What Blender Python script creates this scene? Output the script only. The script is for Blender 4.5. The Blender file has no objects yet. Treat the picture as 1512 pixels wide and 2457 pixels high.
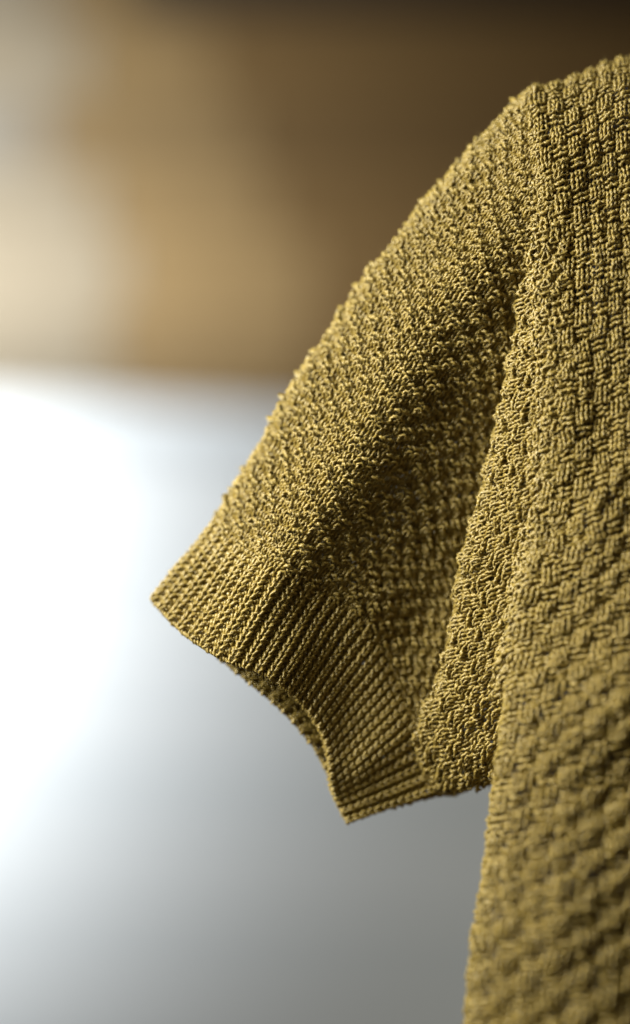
import bpy, math
import numpy as np
from mathutils import Vector

rng = np.random.default_rng(7)
scene = bpy.context.scene

# ------------------------------------------------------------------ camera
D = 0.90                       # focus distance (m)
FH = 0.4096                    # height of the field at the focus distance (m)
cam_data = bpy.data.cameras.new("camera")
cam = bpy.data.objects.new("camera", cam_data)
scene.collection.objects.link(cam)
cam.location = (0, 0, 0)
cam.rotation_euler = (math.radians(90), 0, 0)
cam_data.sensor_fit = 'VERTICAL'
cam_data.sensor_width = 36
cam_data.sensor_height = 36
cam_data.lens = 36 * D / FH
cam_data.clip_start = 0.02
cam_data.clip_end = 50
cam_data.dof.use_dof = True
cam_data.dof.focus_distance = D - 0.002
cam_data.dof.aperture_fstop = 1.2
cam_data.dof.aperture_blades = 0
scene.camera = cam

# ------------------------------------------------------------------ light
world = bpy.data.worlds.new("World")
scene.world = world
world.use_nodes = True
world.node_tree.nodes["Background"].inputs[0].default_value = (0.95, 0.75, 0.48, 1)
world.node_tree.nodes["Background"].inputs[1].default_value = 0.085


def area(name, loc, aim, sx, sy, power, col, spread=180):
    ld = bpy.data.lights.new(name, 'AREA')
    ld.shape = 'RECTANGLE'
    ld.size, ld.size_y = sx, sy
    ld.energy = power
    ld.color = col
    ld.spread = math.radians(spread)
    o = bpy.data.objects.new(name, ld)
    scene.collection.objects.link(o)
    o.location = loc
    o.rotation_euler = (Vector(aim) - Vector(loc)).to_track_quat('-Z', 'Y').to_euler()
    return o


area("window_light", (-0.54, 0.69, 0.36), (-0.07, 0.9, 0.06), 0.38, 0.44, 4.1, (1.0, 0.985, 0.90), 72)
area("wall_light", (-0.50, 1.36, 0.03), (-0.49, 1.80, 0.03), 0.3, 0.5, 5.2, (0.99, 0.99, 0.98), 120)

scene.view_settings.view_transform = 'Standard'
scene.view_settings.look = 'None'
scene.view_settings.gamma = 1
scene.view_settings.exposure = 0
scene.cycles.use_denoising = True
scene.cycles.use_adaptive_sampling = False
scene.cycles.sample_clamp_direct = 3
scene.cycles.sample_clamp_indirect = 2
scene.cycles.sampling_pattern = 'BLUE_NOISE'
scene.cycles.max_bounces = 8

# ------------------------------------------------------------------ helpers
QS = 0.2521 / 1512.0           # metres per layout unit at the focus distance


def to_world(a):
    a = np.asarray(a, float)
    y = D - a[..., 2] * 1e-3
    k = QS * y / D
    return np.stack([(a[..., 0] - 756.0) * k, y, (1228.5 - a[..., 1]) * k], -1)


def new_obj(name, me, parent=None, mat=None):
    o = bpy.data.objects.new(name, me)
    scene.collection.objects.link(o)
    if parent is not None:
        o.parent = parent
    if mat is not None and me is not None:
        me.materials.append(mat)
    return o


def mesh_from_arrays(name, V, F, UV=None, smooth=True, col=None):
    me = bpy.data.meshes.new(name)
    nv, nf = len(V), len(F)
    k = F.shape[1]
    me.vertices.add(nv)
    me.vertices.foreach_set("co", np.ascontiguousarray(V, np.float32).ravel())
    me.loops.add(nf * k)
    me.loops.foreach_set("vertex_index", np.ascontiguousarray(F, np.int32).ravel())
    me.polygons.add(nf)
    me.polygons.foreach_set("loop_start", np.arange(0, nf * k, k, dtype=np.int32))
    me.polygons.foreach_set("use_smooth", np.full(nf, smooth))
    if UV is not None:
        l = me.uv_layers.new(name="yarn")
        l.data.foreach_set("uv", np.ascontiguousarray(UV, np.float32).ravel())
    me.update(calc_edges=True)
    me.validate()
    return me


class Tubes:
    """collects yarn runs and turns them into one mesh"""

    def __init__(self):
        self.V, self.F, self.UV, self.n = [], [], [], 0

    def add(self, P, N, r, u0=0.0, sides=4, pitch=3.3e-3):
        """a two-ply yarn: two strands twisted round the line P"""
        n = len(P)
        if n < 3:
            return
        T = np.gradient(P, axis=0)
        T /= np.linalg.norm(T, axis=1, keepdims=True) + 1e-12
        seg = np.linalg.norm(np.diff(P, axis=0), axis=1)
        u = u0 * 1e-3 + np.concatenate([[0], np.cumsum(seg)])
        A = N - (N * T).sum(1, keepdims=True) * T
        A /= np.linalg.norm(A, axis=1, keepdims=True) + 1e-9
        B = np.cross(T, A)
        r = np.broadcast_to(np.asarray(r, float), (n,))
        tw = u / pitch * 2 * np.pi
        for k in (0.0, np.pi):
            off = (np.cos(tw + k)[:, None] * A + np.sin(tw + k)[:, None] * B) * (r * 0.44)[:, None]
            self._tube(P + off, A, B, r * 0.66, u * 1000 + k * 31, sides)

    def _tube(self, P, A, B, r, u, sides):
        n = len(P)
        ph = np.arange(sides) / sides * 2 * np.pi
        ring = (P[:, None, :] + r[:, None, None] *
                (np.cos(ph)[None, :, None] * A[:, None, :] + np.sin(ph)[None, :, None] * B[:, None, :]))
        self.V.append(ring.reshape(-1, 3))
        i = np.arange(n - 1)[:, None]
        j = np.arange(sides)[None, :]
        j2 = (j + 1) % sides
        a = i * sides + j
        b = i * sides + j2
        c = (i + 1) * sides + j2
        d = (i + 1) * sides + j
        self.F.append(np.stack([a, b, c, d], -1).reshape(-1, 4) + self.n)
        jj = np.broadcast_to(j / sides, a.shape)
        jk = np.broadcast_to((j + 1) / sides, a.shape)
        ua = np.broadcast_to(u[:-1, None], a.shape)
        ub = np.broadcast_to(u[1:, None], a.shape)
        uv = np.stack([np.stack([ua, jj], -1), np.stack([ua, jk], -1),
                       np.stack([ub, jk], -1), np.stack([ub, jj], -1)], 2)
        self.UV.append(uv.reshape(-1, 2))
        self.n += n * sides

    def mesh(self, name):
        return mesh_from_arrays(name, np.concatenate(self.V), np.concatenate(self.F), np.concatenate(self.UV))


def hermite_line(P, n, periodic=False):
    """P (m,...,3): smooth curve through the m points, n samples, chord-length parameter"""
    P = np.asarray(P, float)
    m = len(P)
    if periodic:
        P = np.concatenate([P[-2:], P, P[:3]])
    ch = np.linalg.norm(np.diff(P, axis=0), axis=-1)
    if ch.ndim > 1:
        ch = ch.reshape(len(ch), -1).mean(1)
    ch = np.maximum(ch, 1e-6) ** 0.6
    t = np.concatenate([[0], np.cumsum(ch)])
    M = np.zeros_like(P)
    h = np.diff(t)
    dl = np.diff(P, axis=0) / h.reshape((-1,) + (1,) * (P.ndim - 1))
    w0 = (h[1:] / (h[1:] + h[:-1])).reshape((-1,) + (1,) * (P.ndim - 1))
    M[1:-1] = w0 * dl[:-1] + (1 - w0) * dl[1:]
    M[0], M[-1] = dl[0], dl[-1]
    if periodic:
        x = np.linspace(t[2], t[2 + m], n)
    else:
        x = np.linspace(t[0], t[-1], n)
    k = np.clip(np.searchsorted(t, x, side='right') - 1, 0, len(t) - 2)
    sh = (-1,) + (1,) * (P.ndim - 1)
    f = ((x - t[k]) / h[k]).reshape(sh)
    hk = h[k].reshape(sh)
    f2, f3 = f * f, f * f * f
    return ((2 * f3 - 3 * f2 + 1) * P[k] + (f3 - 2 * f2 + f) * hk * M[k] +
            (-2 * f3 + 3 * f2) * P[k + 1] + (f3 - f2) * hk * M[k + 1])


def smooth_noise2(ny, nx, cy, cx, amp):
    g = rng.normal(size=(cy + 3, cx + 3))
    y = np.linspace(0, cy, ny)
    x = np.linspace(0, cx, nx)
    yi, xi = y.astype(int), x.astype(int)
    fy, fx = y - yi, x - xi
    fy = (fy * fy * (3 - 2 * fy))[:, None]
    fx = (fx * fx * (3 - 2 * fx))[None, :]
    a = g[np.ix_(yi, xi)]
    b = g[np.ix_(yi, xi + 1)]
    c = g[np.ix_(yi + 1, xi)]
    d = g[np.ix_(yi + 1, xi + 1)]
    return amp * ((a * (1 - fx) + b * fx) * (1 - fy) + (c * (1 - fx) + d * fx) * fy)


class Patch:
    """a smooth surface: rows of the table run across the wales (v), columns run along them (s)"""

    def __init__(self, table, closed=False, NV=360, NS=420, ds=None, lump=(8, 14, 0.0008), vweight=(0.0, 1.0), flip=1.0, dens=None):
        C = to_world(np.array(table, float))                       # rows(v), cols(s), 3
        nr = len(table)
        idx = np.broadcast_to(np.arange(nr)[:, None, None] * 1e-7, C.shape[:2] + (1,))
        C = np.concatenate([C, idx], -1)
        G = hermite_line(np.swapaxes(C, 0, 1), NS)                 # NS, rows, 3
        G = np.swapaxes(G, 0, 1)
        G = hermite_line(G, NV * 2, periodic=closed)               # 2NV, NS, 3
        # even spacing across, judged over the part of the length given
        a, b = int(vweight[0] * (NS - 1)), max(int(vweight[1] * (NS - 1)), int(vweight[0] * (NS - 1)) + 1)
        row = G[:, 0, 3] * 1e7
        G = G[..., :3]
        dl = np.linalg.norm(np.diff(G[:, a:b], axis=0), axis=2).mean(1)
        if dens is not None:
            dl = dl * np.interp(row[:-1], np.arange(nr), dens)
        cum = np.concatenate([[0], np.cumsum(dl)])
        self.width = cum[-1]
        q = np.linspace(0, cum[-1], NV)
        k = np.clip(np.searchsorted(cum, q, side='right') - 1, 0, len(cum) - 2)
        f = ((q - cum[k]) / (cum[k + 1] - cum[k]))[:, None, None]
        G = G[k] * (1 - f) + G[k + 1] * f                          # NV, NS, 3
        self.vq = q
        sl = np.linalg.norm(np.diff(G, axis=1), axis=2)
        cs = np.concatenate([np.zeros((NV, 1)), np.cumsum(sl, 1)], 1)
        self.L = cs[:, -1]
        if ds is None:                                             # even share of each length
            self.S = float(self.L.mean())
            tgt = [np.linspace(0, l, NS) for l in self.L]
            self.valid = np.full(NV, self.S)
        else:                                                      # true distance from the start
            self.S = float(self.L.max())
            tgt = [np.linspace(0, self.S, NS)] * NV
            self.valid = self.L
        H = np.empty((NV, NS, 3))
        for i in range(NV):
            for c in range(3):
                H[i, :, c] = np.interp(tgt[i], cs[i], G[i, :, c])
        dv = np.gradient(H, axis=0)
        dsn = np.gradient(H, axis=1)
        # beyond the end of a short wale the last step is kept for the normals
        bad = np.linalg.norm(dsn, axis=2) < 1e-9
        for i in range(NV):
            w = np.where(~bad[i])[0]
            if len(w):
                dsn[i, bad[i]] = dsn[i, w[-1]]
        N = np.cross(dv, dsn) * flip
        N /= np.linalg.norm(N, axis=2, keepdims=True) + 1e-12
        for _ in range(4):
            N[1:-1] = N[:-2] + 2 * N[1:-1] + N[2:]
            N[:, 1:-1] = N[:, :-2] + 2 * N[:, 1:-1] + N[:, 2:]
            N /= np.linalg.norm(N, axis=2, keepdims=True) + 1e-12
        H = H + N * smooth_noise2(NV, NS, lump[0], lump[1], lump[2])[..., None]
        self.P, self.N, self.NV, self.NS, self.closed = H, N, NV, NS, closed

    def ev(self, v, s):
        """v in 0..1 across, s in metres along"""
        x = np.clip(v, 0, 1) * (self.NV - 1)
        y = np.clip(s / self.S, 0, 1) * (self.NS - 1)
        i = np.clip(x.astype(int), 0, self.NV - 2)
        j = np.clip(y.astype(int), 0, self.NS - 2)
        fx, fy = (x - i)[:, None], (y - j)[:, None]

        def bl(A):
            return ((A[i, j] * (1 - fx) + A[i + 1, j] * fx) * (1 - fy) +
                    (A[i, j + 1] * (1 - fx) + A[i + 1, j + 1] * fx) * fy)
        return bl(self.P), bl(self.N)

    def length(self, v):
        return np.interp(v, np.linspace(0, 1, self.NV), self.valid)


SP = 12                        # samples per stitch


def knit(patch, nw, rowh, pattern, radius, rows=None, spst=SP, rib_rows=0, depth=0.92e-3,
         jitter=1.0, sink=None, s0=0.0, lean=0.23, purl=1.45, rib_stretch=0.0):
    """yields (course, wale0, P, N, r): one yarn run per course, 'spst' samples per stitch.
    pattern(i, j) -> +1 knit, -1 purl (arrays)"""
    nrow = rows or int(patch.S / rowh)
    I, J = np.meshgrid(np.arange(-1, nw + 1), np.arange(nrow + 1), indexing='ij')
    sg = pattern(I, J).astype(float)
    th = (np.arange(nw * spst + 1) / spst)                        # stitch coordinate 0..nw
    w = np.minimum(th.astype(int), nw - 1)
    f = th - w
    t = f * 2 * np.pi
    c2 = np.cos(2 * t)
    legs = (1 - c2) / 2
    ends = (1 + c2) / 2
    foot = ends * ((t < np.pi / 2) | (t > 1.5 * np.pi))
    head = ends * ((t >= np.pi / 2) & (t <= 1.5 * np.pi))
    wx = smooth_noise2(nrow + 2, nw + 1, max(2, nrow // 6), max(2, nw // 5), 0.16 * jitter)
    wy = smooth_noise2(nrow + 2, nw + 1, max(2, nrow // 8), max(2, nw // 4), 0.30 * jitter)
    ends_k = np.clip(np.minimum(th, nw - th) / 2.0, 0, 1) if patch.closed else np.ones_like(th)
    out = []
    for j in range(nrow):
        own = sg[w + 1, j]
        nb = np.where(f < .5, sg[w, j], sg[np.minimum(w + 2, nw + 1), j])
        nxt = sg[w + 1, j + 1]
        fs = 0.5 * (own + nb)
        rib = j < rib_rows
        pk = 1.0 if rib else purl                                  # purl bumps stand prouder
        z = depth * (legs * own - foot * np.where(fs < 0, fs * pk, fs) - head * np.where(nxt < 0, nxt * pk, nxt))
        amp = np.where(np.abs(f - .5) > .25, np.where(fs < 0, 0.62, np.where(fs > 0, 0.76, 0.70)), np.where(nxt < 0, 0.62, 0.76))
        if rib:
            amp = np.full_like(amp, 0.80)
        jt = rng.normal(size=(4, 2 * nw + 2)) * (0.55 if rib else jitter)
        xs = th * 2
        nz = [np.interp(xs, np.arange(2 * nw + 2), a) for a in jt]
        aa = (lean + (0.05 if rib else 0.0)) + 0.03 * nz[0]
        x = th + aa * np.sin(2 * t) + 0.05 * nz[1]
        y = j + 0.5 - (amp + 0.06 * nz[2]) * np.cos(t) + 0.07 * nz[3]
        x = x + ends_k * np.interp(th, np.arange(nw + 1), wx[j]) * (0.3 if rib else 1.0)
        y = y + ends_k * np.interp(th, np.arange(nw + 1), wy[j]) * min(1.0, j / 8.0)
        if rib_rows:
            k = np.clip((rib_rows + 1.5 - y) / 4.0, 0, 1)
            k = k * k * (3 - 2 * k) * np.clip((0.70 - th / nw) / 0.03, 0, 1)   # the far wall lies flat
            z = z + k * 0.85e-3 * np.sin(np.pi * x)
            x = x - k * (0.52 / np.pi) * np.cos(np.pi * x)
        z = z + 0.22e-3 * nz[3]
        if sink is not None:
            z = z + sink(x, y)
        v = x / nw
        if patch.closed:
            v = v % 1.0
        s = s0 + (y + rib_stretch * np.clip(y, 0, rib_rows)) * rowh
        P, N = patch.ev(v, s)
        ok = s <= patch.length(v) - 0.2 * rowh
        P = P + N * z[:, None]
        if rib:
            radius_j = radius * 1.14
        else:
            radius_j = radius
        rr = radius_j * (1 + 0.09 * nz[1]) * (0.82 + np.where(own > 0, 0.30 * legs, 0.48 * ends))
        out.append((j, th, P, N, rr, ok))
    return out


def runs(ok):
    e = np.diff(np.concatenate([[0], ok.astype(int), [0]]))
    return list(zip(np.where(e == 1)[0], np.where(e == -1)[0]))


# ------------------------------------------------------------------ materials
def yarn_material(name, base, dark, sheen=0.2):
    m = bpy.data.materials.new(name)
    m.use_nodes = True
    nt = m.node_tree
    nd, ln = nt.nodes, nt.links
    bs = nd["Principled BSDF"]
    uv = nd.new("ShaderNodeUVMap")
    uv.uv_map = "yarn"
    sep = nd.new("ShaderNodeSeparateXYZ")
    ln.new(uv.outputs[0], sep.inputs[0])

    def math_(op, a, b=None):
        n = nd.new("ShaderNodeMath")
        n.operation = op
        for i, q in enumerate((a, b)):
            if q is None:
                continue
            if isinstance(q, (int, float)):
                n.inputs[i].default_value = q
            else:
                ln.new(q, n.inputs[i])
        return n.outputs[0]
    # two-ply twist: angle + length / pitch
    ang = math_('ADD', sep.outputs[1], math_('MULTIPLY', sep.outputs[0], 1 / 3.4))
    # fine fibres lying along the ply
    comb = nd.new("ShaderNodeCombineXYZ")
    ln.new(math_('MULTIPLY', ang, 9.0), comb.inputs[0])
    ln.new(math_('MULTIPLY', sep.outputs[0], 0.55), comb.inputs[1])
    ln.new(math_('MULTIPLY', sep.outputs[1], 2.0), comb.inputs[2])
    no = nd.new("ShaderNodeTexNoise")
    no.inputs["Scale"].default_value = 2.2
    no.inputs["Detail"].default_value = 3
    ln.new(comb.outputs[0], no.inputs["Vector"])
    hgt = no.outputs[0]
    bump = nd.new("ShaderNodeBump")
    bump.inputs["Strength"].default_value = 0.85
    bump.inputs["Distance"].default_value = 0.00014
    ln.new(hgt, bump.inputs["Height"])
    ln.new(bump.outputs[0], bs.inputs["Normal"])
    # dye variation along the yarn
    no2 = nd.new("ShaderNodeTexNoise")
    no2.inputs["Scale"].default_value = 0.11
    no2.inputs["Detail"].default_value = 2
    ln.new(uv.outputs[0], no2.inputs["Vector"])
    fac = math_('ADD', math_('MULTIPLY', no.outputs[0], 0.7), math_('MULTIPLY', no2.outputs[0], 0.55))
    rmp = nd.new("ShaderNodeValToRGB")
    rmp.color_ramp.elements[0].position = 0.36
    rmp.color_ramp.elements[0].color = (*dark, 1)
    rmp.color_ramp.elements[1].position = 0.80
    rmp.color_ramp.elements[1].color = (*base, 1)
    mid = rmp.color_ramp.elements.new(0.57)
    mid.color = (0.232, 0.164, 0.030, 1)
    ln.new(fac, rmp.inputs[0])
    ln.new(rmp.outputs[0], bs.inputs["Base Color"])
    bs.inputs["Roughness"].default_value = 0.36
    bs.inputs["Specular IOR Level"].default_value = 0.8
    bs.inputs["Specular Tint"].default_value = (1.0, 0.94, 0.76, 1)
    bs.inputs["Subsurface Weight"].default_value = 0.0
    bs.inputs["Subsurface Radius"].default_value = (1.0, 0.7, 0.25)
    bs.inputs["Subsurface Scale"].default_value = 0.0008
    bs.inputs["Sheen Weight"].default_value = sheen
    bs.inputs["Sheen Roughness"].default_value = 0.4
    bs.inputs["Sheen Tint"].default_value = (0.95, 0.85, 0.5, 1)
    return m


def plain_material(name, a, b, scale=(1, 1, 1), rough=0.6, detail=4, bump=0.0):
    m = bpy.data.materials.new(name)
    m.use_nodes = True
    nt = m.node_tree
    nd, ln = nt.nodes, nt.links
    bs = nd["Principled BSDF"]
    tc = nd.new("ShaderNodeTexCoord")
    mp = nd.new("ShaderNodeMapping")
    mp.inputs["Scale"].default_value = scale
    ln.new(tc.outputs["Object"], mp.inputs[0])
    no = nd.new("ShaderNodeTexNoise")
    no.inputs["Scale"].default_value = 6
    no.inputs["Detail"].default_value = detail
    ln.new(mp.outputs[0], no.inputs["Vector"])
    rmp = nd.new("ShaderNodeValToRGB")
    rmp.color_ramp.elements[0].position = 0.3
    rmp.color_ramp.elements[0].color = (*a, 1)
    rmp.color_ramp.elements[1].position = 0.7
    rmp.color_ramp.elements[1].color = (*b, 1)
    ln.new(no.outputs[0], rmp.inputs[0])
    ln.new(rmp.outputs[0], bs.inputs["Base Color"])
    bs.inputs["Roughness"].default_value = rough
    if bump:
        bp = nd.new("ShaderNodeBump")
        bp.inputs["Strength"].default_value = bump
        bp.inputs["Distance"].default_value = 0.001
        ln.new(no.outputs[0], bp.inputs["Height"])
        ln.new(bp.outputs[0], bs.inputs["Normal"])
    return m


YARN = yarn_material("mustard_yarn", (0.35, 0.246, 0.056), (0.135, 0.088, 0.013))

# ------------------------------------------------------------------ background wall
WY = D + 1.12
WL = D + 0.90                  # face of the lower white wall
WK = QS * WY / D               # metres per layout unit at the wall


def box_mesh(name, x0, x1, y0, y1, z0, z1, bev=0.002):
    import bmesh
    bm = bmesh.new()
    bmesh.ops.create_cube(bm, size=1)
    for v in bm.verts:
        v.co = Vector(((x0 + x1) / 2 + v.co.x * (x1 - x0), (y0 + y1) / 2 + v.co.y * (y1 - y0), (z0 + z1) / 2 + v.co.z * (z1 - z0)))
    bmesh.ops.bevel(bm, geom=list(bm.edges), offset=bev, segments=2 if bev < 0.02 else 8, affect='EDGES')
    me = bpy.data.meshes.new(name)
    bm.to_mesh(me)
    bm.free()
    return me


def zq(qy):
    return (1228.5 - qy) * WK


def xq(qx):
    return (qx - 756) * WK


wall = new_obj("wooden_wall", box_mesh("wooden_wall", xq(-1100), xq(2600), WY + 0.02, WY + 0.05, zq(1400), zq(-700)),
               None, plain_material("wall_core", (0.05, 0.035, 0.02), (0.07, 0.05, 0.03)))
wall["kind"] = "structure"
wall["label"] = "tan wooden wall, blurred, behind the upper part of the sleeve"
tints = [(-560, -330, (0.30, 0.21, 0.10)), (-326, -110, (0.33, 0.23, 0.11)), (-106, 62, (0.27, 0.20, 0.115)),
         (66, 236, (0.33, 0.24, 0.125)), (240, 402, (0.36, 0.25, 0.12)), (406, 566, (0.37, 0.275, 0.145)),
         (570, 730, (0.40, 0.305, 0.165)), (734, 900, (0.42, 0.285, 0.10)), (904, 1100, (0.38, 0.27, 0.12)), (1104, 1400, (0.38, 0.27, 0.12))]
for k, (a, b, c) in enumerate(tints):
    j1 = (150, 300, 130, 210, 110, 240, 300, 260, 300, 200)[k % 10]
    j2 = (520, 430, 400, 520, 600, 660, 760, 760, 700, 700)[k % 10]
    tone = (1.0, 0.9, 0.8, 1.0, 0.86, 1.0, 1.12, 1.06, 1, 1)[k % 10]
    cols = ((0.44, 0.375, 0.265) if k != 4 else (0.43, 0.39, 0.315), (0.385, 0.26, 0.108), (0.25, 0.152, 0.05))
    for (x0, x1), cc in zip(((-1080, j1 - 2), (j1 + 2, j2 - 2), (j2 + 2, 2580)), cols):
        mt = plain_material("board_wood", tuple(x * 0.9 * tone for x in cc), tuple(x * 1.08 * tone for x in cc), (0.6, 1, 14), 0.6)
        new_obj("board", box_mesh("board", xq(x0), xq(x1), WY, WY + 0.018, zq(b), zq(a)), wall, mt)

low = new_obj("white_wall", box_mesh("white_wall", xq(-1300), xq(2700), WL, WL + 0.1, zq(3900), (1228.5 - 985) * QS * WL / D, 0.045), None,
              plain_material("white_paint", (0.61, 0.675, 0.72), (0.76, 0.81, 0.845), (0.1, 1, 5), 0.6))
low["kind"] = "structure"
low["label"] = "white painted lower wall, brightly lit, beneath the wooden boards"

low.location = (0, 0, 0)
low.rotation_euler = (0, math.radians(3.0), 0)

beam = new_obj("ceiling_beam", box_mesh("ceiling_beam", xq(330), xq(2500), WY - 0.10, WY - 0.004, zq(30), zq(-330), 0.004), None,
               plain_material("dark_wood", (0.05, 0.04, 0.032), (0.075, 0.062, 0.05), (1, 1, 12), 0.5))
beam["kind"] = "structure"
beam["label"] = "dark brown beam across the top of the wooden wall"

# ------------------------------------------------------------------ the sweater
sweater = bpy.data.objects.new("knitted_sweater", None)
scene.collection.objects.link(sweater)
sweater.location = (0.06, D, -0.2)
sweater["label"] = "mustard olive hand-knitted short-sleeved sweater with textured stitches and a ribbed cuff"
sweater["category"] = "sweater"
bpy.context.view_layer.update()
INV = sweater.matrix_world.inverted()


def part(name, me, parent=None, mat=YARN, kind=None, label=None):
    me.transform(INV)
    o = new_obj(name, me, parent or sweater, mat)
    if kind:
        o["kind"] = kind
    if label:
        o["label"] = label
    return o


# sleeve: from the hem (first column) to the shoulder seam or, lower down, into the fold behind the underarm
SLEEVE = [
    [(367, 1440, -20), (510, 1258, -22), (705, 940, -22), (925, 612, -21), (1100, 400, -19), (1262, 224, -16)],
    [(440, 1520, -7), (590, 1310, -7), (790, 1010, -7), (1000, 690, -7), (1160, 480, -6), (1285, 310, -4)],
    [(535, 1582, 1), (665, 1362, 1), (860, 1090, -2), (1060, 780, -4), (1200, 580, -2), (1298, 430, 0)],
    [(633, 1620, 0), (755, 1420, -5), (945, 1180, -10), (1120, 910, -10), (1240, 720, -6), (1315, 590, -1)],
    [(720, 1686, -6), (860, 1480, -12), (1030, 1290, -17), (1170, 1060, -16), (1270, 900, -13), (1330, 790, -11)],
    [(772, 1765, -11), (935, 1570, -16), (1080, 1400, -20), (1190, 1230, -19), (1270, 1100, -18), (1330, 1000, -17)],
    [(795, 1880, -14), (975, 1720, -18), (1090, 1610, -20), (1170, 1530, -22), (1230, 1470, -22), (1280, 1420, -23)],
    [(808, 1924, -18), (985, 1842, -20), (1085, 1792, -21), (1150, 1760, -23), (1200, 1740, -24), (1250, 1710, -26)],
    [(834, 1972, -20), (1000, 1922, -22), (1080, 1902, -23), (1130, 1890, -24), (1180, 1878, -26), (1220, 1866, -28)],
    [(783, 1848, -20), (960, 1850, -26), (1060, 1800, -32), (1130, 1740, -38), (1190, 1700, -42), (1240, 1660, -44)],
    [(698, 1724, -18), (880, 1620, -30), (1020, 1430, -40), (1130, 1300, -48), (1210, 1200, -52), (1270, 1120, -56)],
    [(570, 1612, -18), (710, 1420, -30), (900, 1140, -40), (1070, 830, -46), (1190, 650, -48), (1290, 520, -50)],
    [(435, 1502, -24), (575, 1322, -34), (765, 1000, -40), (975, 680, -42), (1140, 480, -42), (1280, 300, -42)],
]
ROWH = 16.4 * QS
NCUFF = 13
pA = Patch(SLEEVE, closed=True, NV=520, NS=520, ds=1, lump=(14, 16, 0.0007), vweight=(0.0, 0.25),
           dens=(1, 1, 1, 1.1, 1.35, 1.5, 1.5, 1.4, 1.2, 0.8, 0.75, 0.75, 0.9))
# even number of wale pairs
nwA = int(round(pA.width / (18.8 * QS) / 4)) * 4


def pat_sleeve(i, j):
    rib = np.where(i % 2 == 0, 1, -1)
    a, b = (i // 2) % 2, ((j - NCUFF) // 2) % 2
    bas = np.where(a == b, 1, -1)
    return np.where(j < NCUFF, rib, bas)


R_YARN = 0.70e-3


def sleeve_relief(x, y):
    k = np.clip((y - NCUFF) / 2.0, 0, 1)
    return k * -0.7e-3 * np.sin(np.pi * x / 2) * np.sin(np.pi * (y - NCUFF) / 2)


sl, gut, ribs = Tubes(), Tubes(), {}
ctr = cam.location
for (j, th, P, N, rr, ok) in knit(pA, nwA, ROWH, pat_sleeve, R_YARN, rib_rows=NCUFF, rib_stretch=0.16, lean=0.20, jitter=1.35,
                                  sink=sleeve_relief):
    u0 = rng.uniform(0, 500)
    if j >= NCUFF:
        far = th / nwA > 0.70                                      # the wall of the sleeve turned away
        for a, b in runs(ok & ~far):
            sl.add(P[a:b], N[a:b], rr[a:b], u0)
        for a, b in runs(ok & far):
            sl.add(P[a:b], N[a:b], rr[a:b] * 2.3, u0, sides=3)
    else:
        for w in range(nwA):
            a, b = w * SP, (w + 1) * SP + 1
            tgt = ribs.setdefault(w, Tubes()) if w % 2 == 0 else gut
            tgt.add(P[a:b], N[a:b], rr[a:b] * ((1.7 if w % 2 else 1.7) if w / nwA > 0.7 else 1.2 if w % 2 else 1.05), u0 + w * 9.1)
sleeve = part("sleeve", sl.mesh("sleeve"), kind="stuff", label="upper sleeve in textured double moss stitch")
cuff = part("cuff", gut.mesh("cuff"), label="ribbed cuff at the end of the sleeve")
for w in sorted(ribs):
    part("rib", ribs[w].mesh("rib"), cuff)
# cast-on edge of the hem
hem = Tubes()
n = nwA * 8
for k in range(3):
    x = np.arange(n + 1) / n
    wv = x * nwA / 2 * 2 * np.pi + k * 2.1
    s = (0.10 + 0.16 * np.cos(wv)) * ROWH + 0.1e-3
    P, N = pA.ev(x, s)
    P = P + N * (0.75e-3 * np.sin(wv) + 0.35e-3 * np.sin(wv / 2))[:, None]
    hem.add(P, N, R_YARN * 1.05, 40 * k)
part("hem_edge", hem.mesh("hem_edge"), cuff)

# underarm fold: from the armhole seam (first column) over the fold and back behind it
FOLD = [
    [(1325, 590, 1), (1285, 618, 0), (1266, 640, -4), (1300, 660, -14)],
    [(1332, 735, 5), (1276, 768, 2), (1243, 795, -5), (1300, 830, -18)],
    [(1336, 878, 8), (1262, 920, 3), (1207, 950, -6), (1270, 1020, -20)],
    [(1326, 1048, 10), (1240, 1098, 4), (1166, 1136, -7), (1235, 1200, -22)],
    [(1317, 1238, 11), (1205, 1295, 4), (1114, 1336, -7), (1195, 1400, -24)],
    [(1284, 1418, 11), (1172, 1478, 4), (1083, 1508, -7), (1160, 1570, -24)],
    [(1256, 1558, 10), (1132, 1632, 1), (1046, 1658, -10), (1122, 1730, -24)],
    [(1240, 1710, 6), (1095, 1768, -4), (1000, 1785, -14), (1068, 1850, -24)],
    [(1228, 1792, 1), (1108, 1840, -8), (1030, 1872, -17), (1070, 1900, -26)],
    [(1220, 1856, -8), (1128, 1884, -12), (1072, 1900, -19), (1100, 1896, -30)],
    [(1220, 1845, -24), (1145, 1872, -26), (1095, 1888, -30), (1120, 1880, -40)],
]
pC = Patch(FOLD, NV=320, NS=160, ds=1, lump=(18, 5, 0.0008), flip=-1.0)
nwC = int(round(pC.width / (21.5 * QS) / 2)) * 2


def pat_basket(i, j):
    return np.where(((i // 2) % 2) == ((j // 2) % 2), 1, -1)


fo = Tubes()
for (j, th, P, N, rr, ok) in knit(pC, nwC, 16.4 * QS, pat_basket, R_YARN, jitter=1.5, lean=0.20,
                                  sink=lambda x, y: -0.8e-3 * np.sin(np.pi * x / 2) * np.sin(np.pi * y / 2)):
    for a, b in runs(ok):
        fo.add(P[a:b], N[a:b], rr[a:b], rng.uniform(0, 500))
part("underarm_fold", fo.mesh("underarm_fold"), kind="stuff", label="fold of the sleeve bunched under the shoulder")

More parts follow.
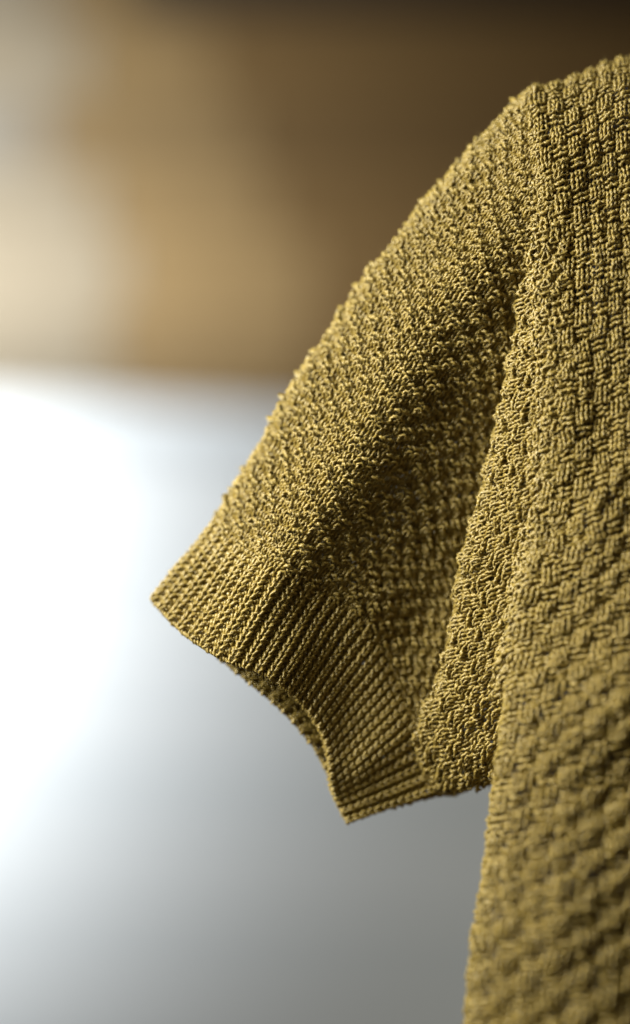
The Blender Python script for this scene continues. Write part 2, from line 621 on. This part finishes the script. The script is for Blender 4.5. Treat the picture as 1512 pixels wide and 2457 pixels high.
# torso: rows run down the body, columns from the tucked edge at the seam to the right
TORSO = [
    [(1335, 330, -40), (1320, 300, -46), (1400, 270, -50), (1530, 225, -54), (1660, 190, -56)],
    [(1292, 236, -24), (1272, 217, -17), (1395, 178, -20), (1525, 132, -24), (1660, 88, -26)],
    [(1300, 322, -9), (1284, 312, -3), (1400, 290, -1), (1530, 262, 0), (1660, 246, 1)],
    [(1316, 460, -5), (1297, 450, 1), (1408, 440, 4), (1536, 425, 5), (1660, 415, 5)],
    [(1324, 630, -3), (1304, 620, 3), (1415, 610, 7), (1545, 600, 8), (1660, 594, 8)],
    [(1332, 895, 1), (1310, 890, 8), (1424, 885, 12), (1555, 875, 14), (1660, 868, 14)],
    [(1318, 1232, 4), (1292, 1225, 12), (1415, 1210, 18), (1560, 1190, 20), (1660, 1178, 20)],
    [(1262, 1545, 4), (1234, 1535, 16), (1375, 1525, 25), (1545, 1500, 28), (1660, 1482, 27)],
    [(1240, 1730, 0), (1211, 1725, 21), (1350, 1720, 33), (1540, 1700, 37), (1660, 1682, 36)],
    [(1223, 1880, 0), (1190, 1878, 23), (1335, 1872, 36), (1535, 1855, 37), (1660, 1840, 34)],
    [(1195, 2155, 2), (1158, 2155, 32), (1310, 2150, 47), (1525, 2140, 47), (1660, 2130, 41)],
    [(1162, 2460, 8), (1124, 2460, 41), (1288, 2457, 56), (1515, 2450, 55), (1660, 2442, 48)],
    [(1148, 2600, 10), (1108, 2600, 44), (1274, 2597, 59), (1508, 2590, 58), (1660, 2582, 50)],
]
# across = columns, along = rows: transpose so that wales run down the body
TT = [[TORSO[r][c] for r in range(len(TORSO))] for c in range(len(TORSO[0]))]
pB = Patch(TT, NV=260, NS=620, lump=(6, 16, 0.0011), flip=-1.0)
nwB = int(round(pB.width / (23.0 * QS) / 2)) * 2


def pat_torso(i, j):
    c = (i // 2) % 2
    ph = (j + 3 * c) % 6
    return np.where(ph < 3, 1, -1)


def torso_relief(x, y):
    g = 0.45e-3 + 1.05e-3 * np.clip((y - 70) / 60, 0, 1)
    e = np.clip((x - 2) / 5, 0.15, 1)
    h = 1.0e-3 - 0.4e-3 * np.clip((y - 50) / 40, 0, 1)
    return e * (g * np.sin(np.pi * y / 3) * np.sin(np.pi * x / 2) + h * (np.sin(np.pi * x / 2) ** 2 - 0.6))


to = Tubes()
for (j, th, P, N, rr, ok) in knit(pB, nwB, 13.8 * QS, pat_torso, R_YARN * 0.93, jitter=1.6, purl=1.0, lean=0.16,
                                  sink=torso_relief):
    to.add(P, N, rr * (1 + 0.22 * min(1.0, max(0.0, (j - 60) / 60))), rng.uniform(0, 500))
torso = part("torso", to.mesh("torso"), kind="stuff", label="front of the body in basketweave stitch")

# bluish sheet added inside: blocks light from behind, its dark colour shades the gaps
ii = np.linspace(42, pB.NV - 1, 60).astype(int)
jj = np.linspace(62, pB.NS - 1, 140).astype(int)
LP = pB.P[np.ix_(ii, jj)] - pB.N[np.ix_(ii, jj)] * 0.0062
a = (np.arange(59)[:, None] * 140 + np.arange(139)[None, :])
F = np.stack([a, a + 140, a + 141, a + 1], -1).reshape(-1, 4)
backing = mesh_from_arrays("inner_backing", LP.reshape(-1, 3), F)
backing_o = part("inner_backing", backing, mat=plain_material("dark_backing", (0.035, 0.036, 0.05), (0.05, 0.052, 0.075), (40, 40, 40), 0.8),
             label="dark bluish grey sheet added behind the knit to block light and darken its gaps")
sm = backing_o.modifiers.new("thickness", 'SOLIDIFY')
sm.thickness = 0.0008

# nubbly strip along the armhole seam
SEAM = [(1290, 330, -4), (1300, 440, 0), (1307, 600, 3.6), (1313, 745, 6), (1318, 890, 8.4), (1309, 1060, 10.5),
        (1296, 1240, 12), (1262, 1430, 14.5), (1234, 1560, 16), (1218, 1660, 15)]
STRIP = [[(x - 40, y + 20, z - 5.5) for x, y, z in SEAM], [(x - 22, y + 11, z - 1.2) for x, y, z in SEAM],
         [(x, y, z + 1.4) for x, y, z in SEAM], [(x + 30, y - 6, z + 2.0) for x, y, z in SEAM],
         [(x + 62, y - 12, z + 0.9) for x, y, z in SEAM]]
pD = Patch(STRIP, NV=60, NS=360, lump=(2, 22, 0.0004), flip=-1.0)
st = Tubes()
for (j, th, P, N, rr, ok) in knit(pD, 5, 16.5 * QS, lambda i, j: np.where((i + j // 2) % 2 == 0, 1, -1), R_YARN * 1.05, jitter=2.0,
                                  sink=lambda x, y: 0.6e-3 * np.sin(np.pi * x) * np.sin(np.pi * y / 2)):
    st.add(P, N, rr, rng.uniform(0, 500))
part("armhole_seam", st.mesh("armhole_seam"), kind="stuff", label="nubbly seam joining the sleeve to the body")


# ------------------------------------------------------------------ loose fibres
def fuzz(tubes, sides, count, parent):
    V = np.concatenate(tubes.V)
    k = rng.integers(0, len(V) - sides * 2, count)
    p = V[k]
    t = V[k + sides] - p
    t /= np.linalg.norm(t, axis=1, keepdims=True) + 1e-9
    # outward from the yarn axis
    cen = np.stack([V[(k // sides) * sides + q] for q in range(sides)], 0).mean(0)
    o = p - cen
    o /= np.linalg.norm(o, axis=1, keepdims=True) + 1e-9
    L = (rng.uniform(0.8e-3, 2.6e-3, count) * np.where(rng.random(count) < 0.12, 2.0, 1.0))[:, None]
    d1 = o + 1.2 * t * rng.choice([-1, 1], (count, 1)) + rng.normal(size=(count, 3)) * 0.5
    d1 /= np.linalg.norm(d1, axis=1, keepdims=True)
    d2 = d1 + rng.normal(size=(count, 3)) * 0.8
    d2 /= np.linalg.norm(d2, axis=1, keepdims=True)
    a = p - o * 1e-4
    b = a + d1 * L * 0.5
    c = b + d2 * L * 0.5
    w = rng.uniform(3.5e-5, 7.0e-5, count)[:, None]
    s1 = np.cross(d1, rng.normal(size=(count, 3)))
    s1 /= np.linalg.norm(s1, axis=1, keepdims=True) + 1e-9
    s2 = np.cross(d1, s1)
    off = [s1, -0.5 * s1 + 0.87 * s2, -0.5 * s1 - 0.87 * s2]
    VV = np.stack([q + f * w * e for q, e in ((a, 1.0), (b, 0.9), (c, 0.3)) for f in off], 1)   # count, 9, 3
    base = np.arange(count)[:, None, None] * 9
    fq = []
    for r in range(2):
        for s in range(3):
            fq.append([r * 3 + s, r * 3 + (s + 1) % 3, r * 3 + 3 + (s + 1) % 3, r * 3 + 3 + s])
    F = (base + np.array(fq)[None]).reshape(-1, 4)
    me = mesh_from_arrays("fuzz", VV.reshape(-1, 3), F, np.tile(rng.uniform(0, 50, (len(F), 2)).repeat(4, 0), 1))
    part("fuzz", me, parent, kind="stuff")


fuzz(sl, 4, 28000, sleeve)
fuzz(to, 4, 14000, torso)
fuzz(gut, 4, 6000, cuff)
# open("/tmp/stats.txt","w").write(str((sum(len(p.data.polygons) for p in scene.objects if p.type == "MESH") * 2, nwA, nwB, nwC)))
